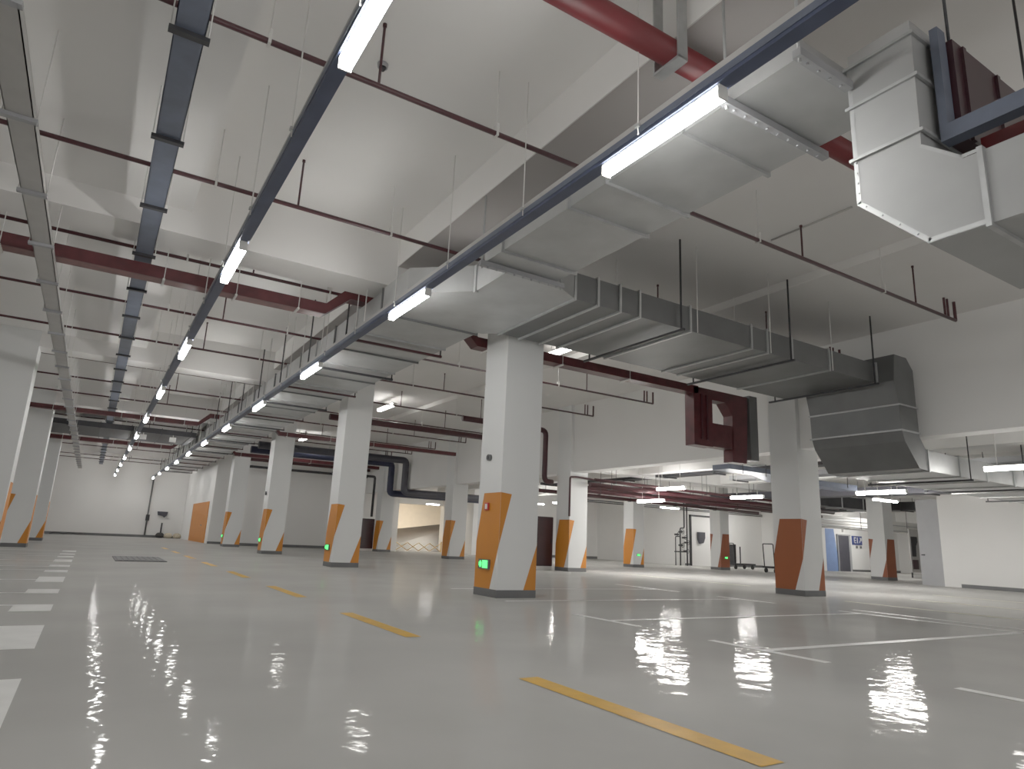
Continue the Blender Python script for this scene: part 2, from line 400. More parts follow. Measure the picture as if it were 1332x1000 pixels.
# big red fire main over the near duct
t = thing('fire_main', 'thick bright red fire main crossing over the near air duct', 'pipe', (0, 3.31, 4.72))
MB().cyl((2.0, 3.31, 4.735), (12.6, 3.31, 4.735), .105, 20).build('pipe_run', 'maroon_bright', t)
for x in (3.36,):
    MB().box(x-.05, x+.05, 3.17, 3.185, 4.6, 5.4).box(x-.05, x+.05, 3.435, 3.45, 4.6, 5.4).box(x-.05, x+.05, 3.17, 3.45, 4.585, 4.61).build('pipe_bracket', 'flange_steel', t)
MB().cyl((2.02, 3.31, 4.735), (1.2, 3.31, 4.735), .105, 20).build('pipe_coupling', 'maroon_bright', t)

# ------------------------------------------------------------------ air ducts
def ring(x0, x1, y0, y1, z0, z1, t, d=.035, axis='y', at=0):
    """rectangular flange collar around a duct section"""
    m = MB(); h = t/2
    if axis == 'y':
        m.box(x0-d, x1+d, at-h, at+h, z0-d, z0).box(x0-d, x1+d, at-h, at+h, z1, z1+d).box(x0-d, x0, at-h, at+h, z0, z1).box(x1, x1+d, at-h, at+h, z0, z1)
    elif axis == 'x':
        m.box(at-h, at+h, y0-d, y1+d, z0-d, z0).box(at-h, at+h, y0-d, y1+d, z1, z1+d).box(at-h, at+h, y0-d, y0, z0, z1).box(at-h, at+h, y1, y1+d, z0, z1)
    else:
        m.box(x0-d, x1+d, y0-d, y0, at-h, at+h).box(x0-d, x1+d, y1, y1+d, at-h, at+h).box(x0-d, x0, y0, y1, at-h, at+h).box(x1, x1+d, y0, y1, at-h, at+h)
    return m
def trapeze_y(y, x0, x1, zb, zt, parent, matn='dark_steel', r=.012):
    MB().box(x0-.08, x1+.08, y-.02, y+.02, zb-.075, zb-.04).build('hanger_bar', matn, parent)
    for x in (x0-.06, x1+.06):
        MB().cyl((x, y, zb-.06), (x, y, zt), r, 6).build('hanger_rod', matn, parent)
# near main duct, along the lane
t = thing('air_duct', 'shiny galvanised air duct overhead beside the nearest right tube light', 'air duct', (4.04, 4, 4.1))
MB().box(3.53, 4.55, 2.30, 6.55, 4.10, 4.25).build('duct_body', 'galvanised', t)
for y in (3.34, 4.28, 4.86, 6.12):
    o = ring(3.53, 4.55, 0, 0, 4.10, 4.25, .03, .03, 'y', y).build('flange', 'flange_steel', t)
for y in (2.26, 2.86, 6.50):
    xe = 4.02 if y < 2.5 else 4.66
    m = MB().box(3.44, xe, y-.03, y+.03, 4.03, 4.09)
    for q in range(4 if y < 2.5 else 9): m.cyl((3.55+.125*q, y, 4.015), (3.55+.125*q, y, 4.03), .012, 6)
    m.build('hanger_bar', 'door_grey', t)
    for x in ((3.47,) if y < 3 else (3.47, 4.62)):
        MB().cyl((x, y, 4.0), (x, y, 5.38 if x < 4 else 4.94), .012, 6).build('hanger_rod', 'flange_steel', t)
# branch duct to the right
t = thing('branch_duct', 'tall galvanised branch duct running right from the main duct over the columns', 'air duct', (8, 7.8, 4.1))
MB().prism([(3.9, 6.58), (3.9, 7.45), (3.2, 8.1), (3.2, 9.04), (4.9, 9.04), (5.1, 8.85), (5.1, 6.84), (4.62, 6.58)], 'z', 4.1, 4.47).build('plenum', 'galvanised', t)
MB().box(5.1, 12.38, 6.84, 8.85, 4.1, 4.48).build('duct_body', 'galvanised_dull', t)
for x in (5.1, 5.5, 5.9, 6.27, 7.3, 8.7, 9.1, 9.75, 10.8, 12.3):
    ring(0, 0, 6.84, 8.85, 4.1, 4.48, .035, .025, 'x', x).build('flange', 'flange_steel', t)
MB().box(3.88, 3.93, 7.42, 7.47, 4.08, 4.47).build('flange', 'flange_steel', t)
for x in (7.03, 9.62, 12.1):
    MB().box(x-.02, x+.02, 6.7, 9.1, 4.02, 4.055).build('hanger_bar', 'dark_steel', t)
    for yy in (6.76, 8.95):
        MB().cyl((x, yy, 4.04), (x, yy, 5.5 if x < 9.7 else 5.38), .016, 8).build('hanger_rod', 'dark_steel', t)
for x in (7.4, 9.12, 10.82):
    MB().cyl((x, 6.78, 4.08), (x, 6.78, 5.5 if x < 9.7 else 5.38), .008, 6).build('hanger_rod', 'white_rod', t)
# long duct along the lane
t = thing('long_duct', 'long flat galvanised duct receding above the lane with close flanges', 'air duct', (4, 9, 4.1))
MB().box(3.22, 4.82, 9.04, 47, 4.1, 4.46).build('duct_body', 'galvanised', t)
y = 9.1; k = 0
while y < 46.5:
    ring(3.22, 4.82, 0, 0, 4.1, 4.46, .03, .028, 'y', y).build('flange', 'flange_steel' if k % 2 else 'galvanised_dull', t)
    if k % 2 == 1:
        MB().box(3.12, 4.92, y+.28, y+.33, 4.02, 4.06).build('hanger_bar', 'maroon' if k % 4 == 1 else 'dark_steel', t)
        for x in (3.15, 4.9):
            MB().cyl((x, y+.305, 4.04), (x, y+.305, 5.4 if x < 3.45 else 4.94), .014, 6).build('hanger_rod', 'dark_steel', t)
    else:
        MB().cyl((3.12, y+.5, 4.0), (3.12, y+.5, 5.4), .008, 6).build('hanger_rod', 'white_rod', t)
    y += 1.16; k += 1
# drop at the end of the branch
t = thing('duct_drop', 'galvanised duct bending down in steps from the branch to the low hall', 'air duct', (12.8, 7.4, 2.6))
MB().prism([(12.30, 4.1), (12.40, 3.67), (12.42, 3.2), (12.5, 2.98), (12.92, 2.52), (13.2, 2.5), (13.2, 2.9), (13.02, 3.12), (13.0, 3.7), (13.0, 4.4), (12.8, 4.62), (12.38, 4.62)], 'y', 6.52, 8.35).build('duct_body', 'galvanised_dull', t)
for z in (3.66, 3.18):
    ring(12.41, 13.0, 6.52, 8.35, 0, 0, .03, .025, 'z', z).build('flange', 'flange_steel', t)
t = thing('low_duct', 'galvanised duct leaving right below the drop wall with hanger bars', 'air duct', (16, 7.4, 2.5))
MB().box(13.2, 25.6, 6.52, 8.35, 2.5, 2.88).build('duct_body', 'galvanised', t)
for x in (13.24, 14.4, 15.5, 16.7, 18.0, 19.4, 21, 22.8):
    ring(0, 0, 6.52, 8.35, 2.5, 2.88, .035, .025, 'x', x).build('flange', 'flange_steel', t)
for x in (14.6, 17.0, 20):
    MB().box(x-.02, x+.02, 6.38, 8.5, 2.42, 2.455).build('hanger_bar', 'dark_steel', t)
    for yy in (6.42, 8.45):
        MB().cyl((x, yy, 2.44), (x, yy, 3.75), .012, 6).build('hanger_rod', 'dark_steel', t)
# elbow duct: the near duct turns down here and runs back past the viewer
t = thing('elbow_duct', 'large galvanised duct elbow dropping at the upper right and turning towards the viewer', 'air duct', (4.6, 2.0, 2.74))
x0, x1 = 4.05, 5.25
MB().prism([(1.84, 4.23), (2.285, 4.23), (2.285, 3.17), (1.865, 2.735), (1.5, 2.735), (-4.5, 2.735), (-4.5, 3.195), (1.63, 3.195), (1.85, 3.385)], 'x', x0, x1).build('duct_body', 'galvanised_light', t)
MB().box(x0+.01, x1-.01, 1.85, 2.275, 4.23, 4.33).build('duct_neck', 'galvanised', t)
for z in (4.215, 3.90, 3.50):
    ring(x0, x1, 1.84, 2.285, 0, 0, .022, .02, 'z', z).build('flange', 'flange_steel', t)
for y in (1.535, .35, -1.0):
    ring(x0, x1, 0, 0, 2.735, 3.195, .03, .022, 'y', y).build('flange', 'flange_steel', t)
def strip(pts, w):
    m = MB()
    for a, b in zip(pts[:-1], pts[1:]):
        a, b = Vector((x0-.003, *a)), Vector((x0-.003, *b)); d = (b-a).normalized(); n = Vector((0, -d.z, d.y))*w
        m.face([a, b, b+n, a+n])
    return m
sm = strip([(2.283, 4.21), (2.283, 3.172), (1.865, 2.74), (1.55, 2.74)], -.03)
for a, b in (((2.27, 3.17), (1.865, 2.75)), ((2.27, 3.5), (2.27, 3.2))):
    for u in (.1, .35, .6, .85):
        p = Vector((0, *a)).lerp(Vector((0, *b)), u)
        sm.cyl((x0-.010, p.y-.004, p.z+.008), (x0-.002, p.y-.004, p.z+.008), .007, 6)
sm.build('seam', 'flange_steel', t)
strip([(1.86, 3.385), (1.645, 3.197), (1.55, 3.197)], -.022).build('seam', 'flange_steel', t)

# slate-blue tray frame and maroon tray beside it
t = thing('tray_bend', 'slate-blue cable tray turning from vertical to horizontal beside the big elbow duct', 'cable tray', (4.25, 1.78, 3.45))
MB().box(4.20, 4.30, 1.75, 1.80, 3.45, 4.28).build('vertical_run', 'blue_tray', t)
MB().box(4.20, 4.30, -4, 1.75, 3.45, 3.56).build('horizontal_run', 'blue_tray', t)
t = thing('fire_tray', 'dark maroon fire cable tray behind the slate-blue tray bend', 'cable tray', (4.8, 1.75, 3.5))
MB().box(4.32, 5.9, 1.72, 1.82, 3.5, 4.22).build('tray_body', 'maroon_box', t)
for x in (4.42, 4.9): MB().box(x, x+.04, 1.70, 1.72, 3.5, 4.2).build('rib', 'maroon_box', t)
MB().box(4.5, 4.9, -4, 1.70, 3.40, 3.54).build('tray_branch', 'maroon_bright', t)
for x in (4.4, 5.6):
    MB().cyl((x, 1.77, 4.22), (x, 1.77, 5.4), .01, 6).build('hanger_rod', 'dark_steel', t)

# ------------------------------------------------------------------ maroon trays across the lane
def cross_tray(y0, y1, z0, z1, label, hump=True, x_end=10.9, extra=True):
    t = thing('fire_cable_tray', label, 'cable tray', (0, y0, z0), 'maroon fire cable trays across the lane')
    segs = [(-13.9, 2.6)]
    MB().box(-13.9, 2.62, y0, y1, z0, z1).build('tray_left', 'maroon_tray', t)
    MB().box(-13.9, 2.6, y0+.015, y1-.015, z0-.004, z0-.001).build('tray_base', 'maroon_pale', t)
    if hump:
        h = 4.53 - z0
        MB().prism([(2.62, z0), (3.0, z0+h), (5.0, z0+h), (5.0, z1+h), (2.95, z1+h), (2.62, z1)], 'y', y0, y1).build('tray_rise', 'maroon_tray', t)
        MB().prism([(5.0, z0+h), (5.0, z1+h), (5.35, z1), (5.35, z0)], 'y', y0, y1).build('tray_fall', 'maroon_tray', t)
        MB().box(5.35, x_end, y0, y1, z0, z1).build('tray_right', 'maroon_tray', t)
    mb = MB()
    for x in (-3.2, -1.5, .35, 1.3, 2.2, 5.6, 7.2, 8.9):
        if x < x_end:
            m = MB().cyl((x, y0-.02, z0-.02), (x, y0-.02, 4.93), .006, 6).box(x-.015, x+.015, y0-.03, y1+.03, z0-.03, z0-.002)
            m.build('hanger', 'white_rod', t)
    return t
t = cross_tray(10.0, 10.26, 4.2, 4.37, 'broad maroon cable tray crossing the lane, nearest one')
# risers on the wall at its right end
r = thing('fire_tray_riser', 'maroon cable tray dropping in a loop in front of the drop wall', 'cable tray', (11.6, 10.1, 2.8))
MB().box(10.75, 11.33, 10.0, 10.26, 3.06, 4.35).build('left_leg', 'maroon_tray', r)
MB().box(11.33, 12.0, 10.0, 10.26, 3.08, 3.6).build('bottom_link', 'maroon_tray', r)
MB().box(11.33, 12.5, 10.0, 10.26, 4.12, 4.35).build('top_link', 'maroon_tray', r)
MB().prism([(11.95, 2.8), (12.42, 2.8), (12.5, 4.12), (11.75, 4.12), (11.98, 3.85)], 'y', 10.0, 10.26).build('right_leg', 'maroon_tray', r)
for x in (10.95, 11.12): MB().box(x, x+.05, 9.97, 10.0, 3.2, 4.2).build('rib', 'maroon', r)
o = MB().box(12.55, 12.82, 9.98, 10.2, 2.9, 4.4).build('cable_riser', 'galvanised_dull')
tag(o, 'plain grey vertical cable duct right of the maroon loop', 'cable duct')
cross_tray(24.7, 24.9, 4.2, 4.34, 'maroon cable tray crossing the far lane, second one', x_end=12.5)
cross_tray(33.5, 33.8, 4.2, 4.36, 'maroon cable tray crossing the far lane behind the dark duct', x_end=12.5)
t = thing('cross_duct', 'dark grey duct crossing the far end of the lane', 'air duct', (0, 29.5, 4.1))
MB().box(-13.9, 3.0, 28.2, 31.4, 4.2, 4.39).build('duct_body', 'dark_steel', t)
for x in range(-5, 4, 1):
    ring(0, 0, 28.2, 31.4, 4.2, 4.39, .02, .03, 'x', x-.2).build('flange', 'dark_steel', t)
for x in (1.1, 2.1):
    o = MB().box(x, x+.22, 28.2, 28.36, 3.95, 4.12).cyl((x+.11, 28.25, 4.12), (x+.11, 28.25, 4.2), .015).build('junction_box', 'white_plastic')
    tag(o, 'small white box hung under the dark cross duct, %s one' % ('left' if x < 2 else 'right'), 'box', 'white boxes under the cross duct')

# pipes around the second column row
def pipe(name, label, pts, r, matn, bend=.12, cat='pipe', group=None, collars=()):
    t = thing(name, label, cat, pts[0], group)
    MB().tube(pts, r, 12, bend=bend).build('pipe_run', matn, t)
    for c in collars:
        a = Vector(c[0]); b = Vector(c[1])
        MB().cyl(a, b, r*1.3, 12).build('collar', matn, t)
    return t
pipe('hydrant_riser', 'maroon pipe bending down beside the second right column', [(9.5, 18.5, 4.58), (12.72, 18.5, 4.58), (12.72, 18.5, 2.86), (13.05, 18.5, 2.86)], .09, 'maroon', .18)
pipe('hydrant_pipe', 'thin dark pipe rising from the hydrant cabinet and running over the column', [(13.05, 17.5, 1.72), (13.05, 17.5, 2.98), (13.3, 17.5, 3.0), (20, 17.5, 2.75)], .035, 'maroon', .06)
pipe('hydrant_riser', 'dark pipe going down to the far hydrant cabinet', [(10.5, 35.1, 3.95), (12.9, 35.1, 3.95), (12.9, 35.1, 1.8)], .07, 'dark_steel', .1)
pipe('drain_pipe', 'thick dark blue pipe turning down left of the ramp, outer one', [(5.9, 31.2, 4.55), (13.02, 31.2, 4.55), (13.02, 31.2, 2.98), (19, 31.2, 2.98)], .17, 'door_dark', .2, group='dark blue pipes by the ramp')
pipe('drain_pipe', 'thick dark blue pipe turning down left of the ramp, inner one', [(5.9, 32.9, 4.5), (12.95, 32.9, 4.5), (12.95, 32.9, 2.98), (19, 32.9, 2.98)], .17, 'navy_dark', .2, group='dark blue pipes by the ramp')
pipe('fire_pipe', 'maroon pipe along the back wall between the far columns', [(6.3, 36.6, 4.4), (13.1, 36.6, 4.4)], .09, 'maroon', 0)
pipe('fire_pipe', 'lower dark pipe along the back wall between the far columns', [(6.3, 36.9, 4.05), (13.1, 36.9, 4.05)], .07, 'dark_steel', 0)
pipe('fire_pipe', 'maroon main running right behind the second middle column', [(5.9, 20.6, 4.42), (13.1, 20.6, 4.42)], .1, 'maroon', 0)
def hydrant(x, y, label):
    t = thing('hydrant_cabinet', label, 'cabinet', (x, y, .1))
    MB().box(x, x+.74, y, y+.3, .12, 1.7).build('cabinet_body', 'maroon_box', t, bevel=.03)
    MB().box(x+.05, x+.69, y-.012, y, .18, 1.64).build('door', 'maroon_box', t)
    MB().box(x+.62, x+.66, y-.03, y-.012, .85, 1.0).build('handle', 'dark_steel', t)
    MB().box(x+.02, x+.72, y+.02, y+.28, 0, .12).build('plinth', 'white_paint', t)
hydrant(12.36, 18.42, 'dark maroon hydrant cabinet left of the second right column')
hydrant(12.45, 35.3, 'dark maroon hydrant cabinet near the ramp, beyond the second middle column')

# ------------------------------------------------------------------ clutter of the low hall
LP = [(17.1, 2.93, .05, 'maroon'), (17.35, 2.78, .08, 'maroon'), (17.9, 2.62, .06, 'maroon'), (19.0, 2.86, .07, 'maroon'), (20.2, 2.95, .05, 'dark_steel'), (21.2, 2.8, .07, 'maroon')]
for i, (y, z, r, m) in enumerate(LP):
    t = thing('low_pipe', 'dark red pipe under the low ceiling, %s of the bundle from the camera' % ORD[i], 'pipe', (13.8, y, z), 'pipe bundle under the low ceiling')
    MB().cyl((13.75, y, z), (27, y, z-.12), r, 12).build('pipe_run', m, t)
    for x in (14.6, 16.6, 18.9, 21.5, 24):
        zz = z - .12*(x-13.75)/13.25
        MB().cyl((x, y-r-.01, zz-r), (x, y-r-.01, 3.75), .009, 6).build('hanger_rod', 'dark_steel', t)
        MB().box(x-.02, x+.02, y-r-.02, y+r+.02, zz-r-.02, zz-r-.001).build('hanger_clip', 'dark_steel', t)
t = thing('blue_duct', 'blue-grey duct with bends under the low ceiling left of the duct-drop column', 'air duct', (18, 13, 3))
MB().prism([(14.9, 3.1), (16.6, 3.1), (17.3, 2.95), (21, 2.95), (21, 3.12), (17.4, 3.12), (16.7, 3.24), (14.9, 3.24)], 'y', 12.6, 13.2).build('duct_body', 'blue_tray', t)
for x in (15.4, 16.4, 18.4, 20.4):
    MB().cyl((x, 12.55, 3.0), (x, 12.55, 3.75), .012, 6).build('hanger_rod', 'dark_steel', t)
t = thing('ribbed_duct', 'pale ribbed duct across the low hall above the striped wall', 'air duct', (30, 18, 2.2))
MB().box(26.0, 43.5, 18.6, 19.6, 2.14, 2.66).build('duct_body', 'white_rod', t)
for k in range(4):
    MB().box(26.0, 43.5, 18.56, 18.6, 2.18+.13*k, 2.22+.13*k).build('rib', 'white_rod' if k % 2 else 'flange_steel', t)
for x in (27, 31, 35, 39):
    MB().cyl((x, 18.55, 2.14), (x, 18.55, 3.75), .012, 6).build('hanger_rod', 'dark_steel', t)
for i, (x0, x1, y0, y1, z0, z1, m, w) in enumerate([(22.4, 23.2, 4, 20, 2.95, 3.2, 'door_dark', 'before the grey door'), (29.5, 30.4, 13, 23, 2.9, 3.25, 'dark_steel', 'beyond the third column of the low hall'),
        (17.0, 17.5, 10, 24, 3.32, 3.44, 'dark_steel', 'above the hanging battens'), (18.9, 19.6, 2, 16, 3.3, 3.44, 'door_grey', 'right of the hanging battens')]):
    t = thing('low_tray', 'dark cable tray along the low ceiling ' + w, 'cable tray', (x0, y0, z0))
    MB().box(x0, x1, y0, y1, z0, z1).build('tray_body', m, t)
    y = y0+.6
    while y < y1:
        MB().box(x0-.05, x1+.05, y-.02, y+.02, z0-.04, z0-.002).build('support_bar', 'dark_steel', t)
        for x in (x0-.03, x1+.03): MB().cyl((x, y, z0-.03), (x, y, 3.75), .01, 6).build('hanger_rod', 'dark_steel', t)
        y += 2.2
t = thing('dark_duct', 'broad dark duct under the low ceiling in front of the pale ribbed duct', 'air duct', (28, 17, 2.8))
MB().box(23.6, 29.3, 16.3, 17.0, 2.8, 3.25).build('duct_body', 'dark_steel', t)
for x in (24.5, 26, 27.5, 29):
    ring(0, 0, 16.3, 17.0, 2.8, 3.25, .05, .03, 'x', x).build('flange', 'door_grey', t)
for i, z in enumerate((3.28, 3.02, 2.94)):
    o = MB().cyl((27.6-8*(i > 0), 26.4 if not i else 26.42, z), (34, 26.4 if not i else 26.42, z), .025, 8).build('wall_conduit', 'dark_steel')
    tag(o, 'thin conduit running along the rear wall, %s from the top' % ORD[i], 'pipe', 'conduits on the rear wall')
# riser manifold with valves
t = thing('valve_manifold', 'cluster of dark pipe risers with wheel valves at the rear wall', 'pipework', (26.7, 26.3, 0))
MB().tube([(26.95, 26.2, 0), (26.95, 26.2, 1.95), (27.25, 26.2, 1.95), (27.25, 26.2, 3.7)], .04, 10, bend=.1).build('riser', 'dark_steel', t)
MB().tube([(27.35, 26.1, 0), (27.35, 26.1, 3.7)], .04, 10).build('riser', 'dark_steel', t)
MB().tube([(26.6, 26.2, 0), (26.6, 26.2, 1.5), (26.95, 26.2, 1.5)], .03, 10, bend=.08).build('riser', 'dark_steel', t)
for (x, z) in ((26.95, 1.75), (27.2, 1.45), (26.95, 1.05), (27.35, 1.2), (26.65, 1.6), (27.3, .75)):
    v = MB().cyl((x, 26.04, z), (x, 26.3, z), .05, 10)
    v.tube([(x+.11*math.cos(a*math.pi/6), 26.02, z+.11*math.sin(a*math.pi/6)) for a in range(13)], .016, 6)
    v.box(x-.1, x+.1, 26.012, 26.028, z-.01, z+.01)
    v.build('valve', 'dark_steel', t)
MB().box(26.5, 27.45, 26.14, 26.2, .68, .74).build('brace', 'dark_steel', t)
o = MB().prism([(28.5, 1.8), (28.98, 1.8), (28.98, 1.5), (28.85, 1.22), (28.6, 1.18), (28.5, 1.4)], 'y', 26.3, 26.45).box(28.54, 28.94, 26.28, 26.3, 1.55, 1.75).build('wall_box', 'door_dark')
tag(o, 'small dark shield-shaped box on the white door right of the risers', 'box')
# trolleys
def trolley(x, y, label, h=1.25, right=True):
    t = thing('platform_trolley', label, 'trolley', (x, y, 0), 'platform trolleys')
    MB().box(x, x+1.5, y, y+.7, .2, .28).build('deck', 'dark_steel', t)
    MB().tube([(x+.05, y+.08, .28), (x-.02, y+.08, h), (x-.02, y+.62, h), (x+.05, y+.62, .28)], .025, 8, bend=.06).build('handle', 'dark_steel', t)
    for a in (.12, 1.38):
        for b in (.1, .6):
            MB().cyl((x+a, y+b-.03, .1), (x+a, y+b+.03, .1), .1, 12).build('wheel', 'rubber', t)
            MB().box(x+a-.04, x+a+.04, y+b-.04, y+b+.04, .1, .2).build('fork', 'dark_steel', t)
    return t
a = trolley(27.45, 23.0, 'black platform trolley with upright handles right of the brown-wrapped column')
MB().box(27.62, 27.75, 23.2, 23.5, .28, 1.2).box(28.05, 28.1, 23.2, 23.24, .28, 1.1).build('upright', 'dark_steel', a)
trolley(26.0, 19.6, 'black platform trolley half hidden by the duct-drop column')
# sign, lamps and boxes on the striped wall
t = thing('wall_sign_board', 'dark blue sign with white strokes and arrow right of the dark doorway', 'sign', (39.5, 23.9, 1.6))
MB().box(39.02, 39.98, 23.93, 24, 1.56, 2.08).build('panel', 'sign_blue', t)
g = MB()
for (u0, u1, w0, w1) in ((39.14, 39.2, 1.66, 2.0), (39.14, 39.34, 1.94, 2.0), (39.14, 39.34, 1.80, 1.84), (39.14, 39.34, 1.66, 1.70), (39.46, 39.52, 1.66, 2.0)):
    g.box(u0, u1, 23.92, 23.93, w0, w1)
g.prism([(39.66, 1.68), (39.71, 1.68), (39.86, 1.86), (39.92, 1.78), (39.92, 1.98), (39.72, 1.98), (39.80, 1.91)], 'y', 23.92, 23.93)
g.build('lettering', 'white_plastic', t)
o = MB().box(38.05, 38.3, 23.9, 24, 2.28, 2.45).box(38.09, 38.26, 23.88, 23.9, 2.3, 2.43).build('emergency_light', 'white_plastic'); tag(o, 'small pale emergency lamp above the dark doorway', 'light')
for i, x in enumerate((39.4, 39.8)):
    o = MB().box(x, x+.14, 23.95, 24, 1.36, 1.5).box(x+.04, x+.1, 23.94, 23.95, 1.4, 1.46).build('wall_switch', 'grey_paint'); tag(o, 'small grey box under the blue sign, %s one' % ('left' if not i else 'right'), 'switch', 'small boxes under the blue sign')
# notice stand seen through the gap right of the third column
t = thing('notice_panel', 'white panel with two dark pictures beyond the gap by the grey door', 'notice board', (34.2, 18.1, 0))
MB().box(34.1, 35.3, 18.0, 18.06, .25, 2.3).build('panel', 'grey_tray', t)
MB().box(34.2, 34.7, 17.98, 18.0, .4, .85).build('picture', 'maroon_box', t)
MB().prism([(34.2, 1.0), (34.55, 1.0), (34.6, 1.5), (34.75, 1.7), (34.75, 1.95), (34.2, 1.95)], 'y', 17.98, 18.0).build('picture', 'dark_steel', t)
MB().box(34.1, 34.16, 18.0, 18.06, 0, .25).box(35.24, 35.3, 18.0, 18.06, 0, .25).build('leg', 'dark_steel', t)

# ------------------------------------------------------------------ signs on the columns
def exit_sign(x, y, z, label, face='x', k=.6):
    t = thing('exit_sign', label, 'sign', (x, y, z), 'green exit signs low on the columns')
    if face == 'x':
        MB().box(x-.03, x, y-.17, y+.17, z-.075, z+.075).build('housing', 'grey_paint', t)
        b = lambda a0, a1, z0, z1: (x-.032, x-.03, y-a1, y-a0, z+z0, z+z1)
    else:
        MB().box(x-.17*k, x+.17*k, y-.03, y, z-.075*k, z+.075*k).build('housing', 'grey_paint', t)
        b = lambda a0, a1, z0, z1: (x+a0*k, x+a1*k, y-.032, y-.03, z+z0*k, z+z1*k)
    p = MB().box(*b(-.04, .13, -.06, .06)).box(*b(-.15, -.06, -.03, .03)).box(*b(-.12, -.08, -.05, .05))
    p.build('lit_panel', 'green_glow', t)
exit_sign(5.5, 9.6, .49, 'lit green exit sign on the nearest middle column')
exit_sign(5.5, 18.05, .49, 'lit green exit sign on the second middle column')
exit_sign(5.5, 26.45, .49, 'lit green exit sign on the third middle column')
exit_sign(5.5, 34.85, .49, 'tiny lit exit sign on the fourth middle column')
exit_sign(20.4, 22.3, .52, 'small green exit sign on the column left of the pipe risers', 'y')
exit_sign(25.25, 21.7, .55, 'small yellow-green exit sign on the brown-wrapped column by the trolleys', 'y')
t = thing('alarm_call_point', 'small red and white alarm call point on the nearest column', 'alarm', (5.5, 9.6, 1.4))
MB().box(5.465, 5.498, 9.545, 9.665, 1.34, 1.46).build('case', 'red_plastic', t, bevel=.006)
MB().box(5.455, 5.465, 9.565, 9.62, 1.36, 1.44).build('window', 'white_plastic', t)
t = thing('call_sounder', 'small grey sounder high on the nearest column', 'alarm', (5.5, 9.6, 2.2))
MB().cyl((5.5, 9.6, 2.2), (5.45, 9.6, 2.2), .055, 16).build('case', 'galvanised_dull', t)
MB().cyl((5.45, 9.6, 2.2), (5.44, 9.6, 2.2), .035, 16).build('grille', 'dark_steel', t)
t = thing('call_sounder', 'small dark sounder on the third middle column', 'alarm', (5.5, 26.4, 2.2))
MB().cyl((5.5, 26.4, 2.2), (5.45, 26.4, 2.2), .07, 16).build('case', 'dark_steel', t)

# ------------------------------------------------------------------ floor markings
Z0 = .003
def mark(name, label, cat, rects, m, group):
    mb = MB()
    for (xa, xb, ya, yb) in rects:
        mb.face([(xa, ya, Z0), (xb, ya, Z0), (xb, yb, Z0), (xa, yb, Z0)])
    o = mb.build(name, m, fix=False); tag(o, label, cat, group); return o
for i in range(8):
    y = 2.02+3.73*i
    mark('lane_dash', 'orange-yellow dash painted along the lane centre, %s from the camera' % ORD[i], 'floor marking', [(2.53, 2.68, y, y+1.88)], 'line_yellow', 'yellow lane dashes')
BL = [(3.6, 4.8, None), (5.85, 7.1, 6.48), (8.15, 8.8, 8.74), (10.08, 10.7, 10.16), (11.9, 13.0, 12.35), (14.1, 14.75, 14.7), (15.75, 16.4, 15.8), (17.6, 18.7, 18.1), (19.8, 20.45, 20.4), (21.4, 22.0, 21.45), (23.3, 24.3, 23.8)]
for i, (a, b, l) in enumerate(BL):
    R = [(-.52, -.18, a, b)]
    if l: R.append((-5.6, -.52, l-.05, l+.05))
    mark('bay_marking', 'white parking bay mark with thick end block at the left, %s from the camera' % ORD[i], 'floor marking', R, 'line_white', 'white bay markings on the left')
RM = [([(5.32, 5.42, .6, 2.6)], 'short white bay tick at the right edge, nearest'),
      ([(5.35, 5.45, 3.6, 4.86), (5.45, 10.8, 4.18, 4.29)], 'white T-shaped bay line in the right foreground'),
      ([(5.36, 5.46, 5.9, 7.1), (5.46, 10.5, 6.38, 6.47)], 'white T-shaped bay line right of the nearest column'),
      ([(5.4, 10.5, 8.72, 8.80)], 'thin white bay line level with the nearest column'),
      ([(10.5, 10.6, 8.0, 9.3)], 'short white tick left of the duct-drop column'),
      ([(10.5, 10.6, 3.6, 6.8)], 'white line at the back of the right bays, left of the pair'),
      ([(11.05, 11.15, 3.4, 6.9)], 'white line at the back of the right bays, right of the pair'),
      ([(10.5, 10.6, 10.3, 12.3)], 'short white tick beyond the nearest column'),
      ([(5.6, 10.5, 10.9, 10.98)], 'thin white bay line beyond the nearest column'),
      ([(12.9, 13.0, 3.4, 8.2)], 'long pale line before the duct-drop column'),
      ([(15.7, 15.82, 3.5, 8.4)], 'long pale line right of the duct-drop column'),
      ([(18.6, 18.72, 5, 9.4), (18.72, 23, 7.0, 7.1)], 'pale T-shaped bay line near the white right wall'),
      ([(14.8, 14.9, 12, 17)], 'pale line left of the trolleys')]
for i, (R, lab) in enumerate(RM):
    mark('bay_marking', lab, 'floor marking', R, 'line_pale' if 'pale' in lab else 'line_white', 'bay markings on the right')
t = thing('trench_cover', 'dark steel trench cover set in the lane floor', 'grate', (1.2, 20, 0))
MB().box(.66, 1.75, 18.45, 20.9, 0, .015).build('frame', 'dark_steel', t)
for k in range(8):
    MB().box(.72+.125*k, .80+.125*k, 18.55, 20.8, .0155, .022).build('bar', 'grey_paint', t)

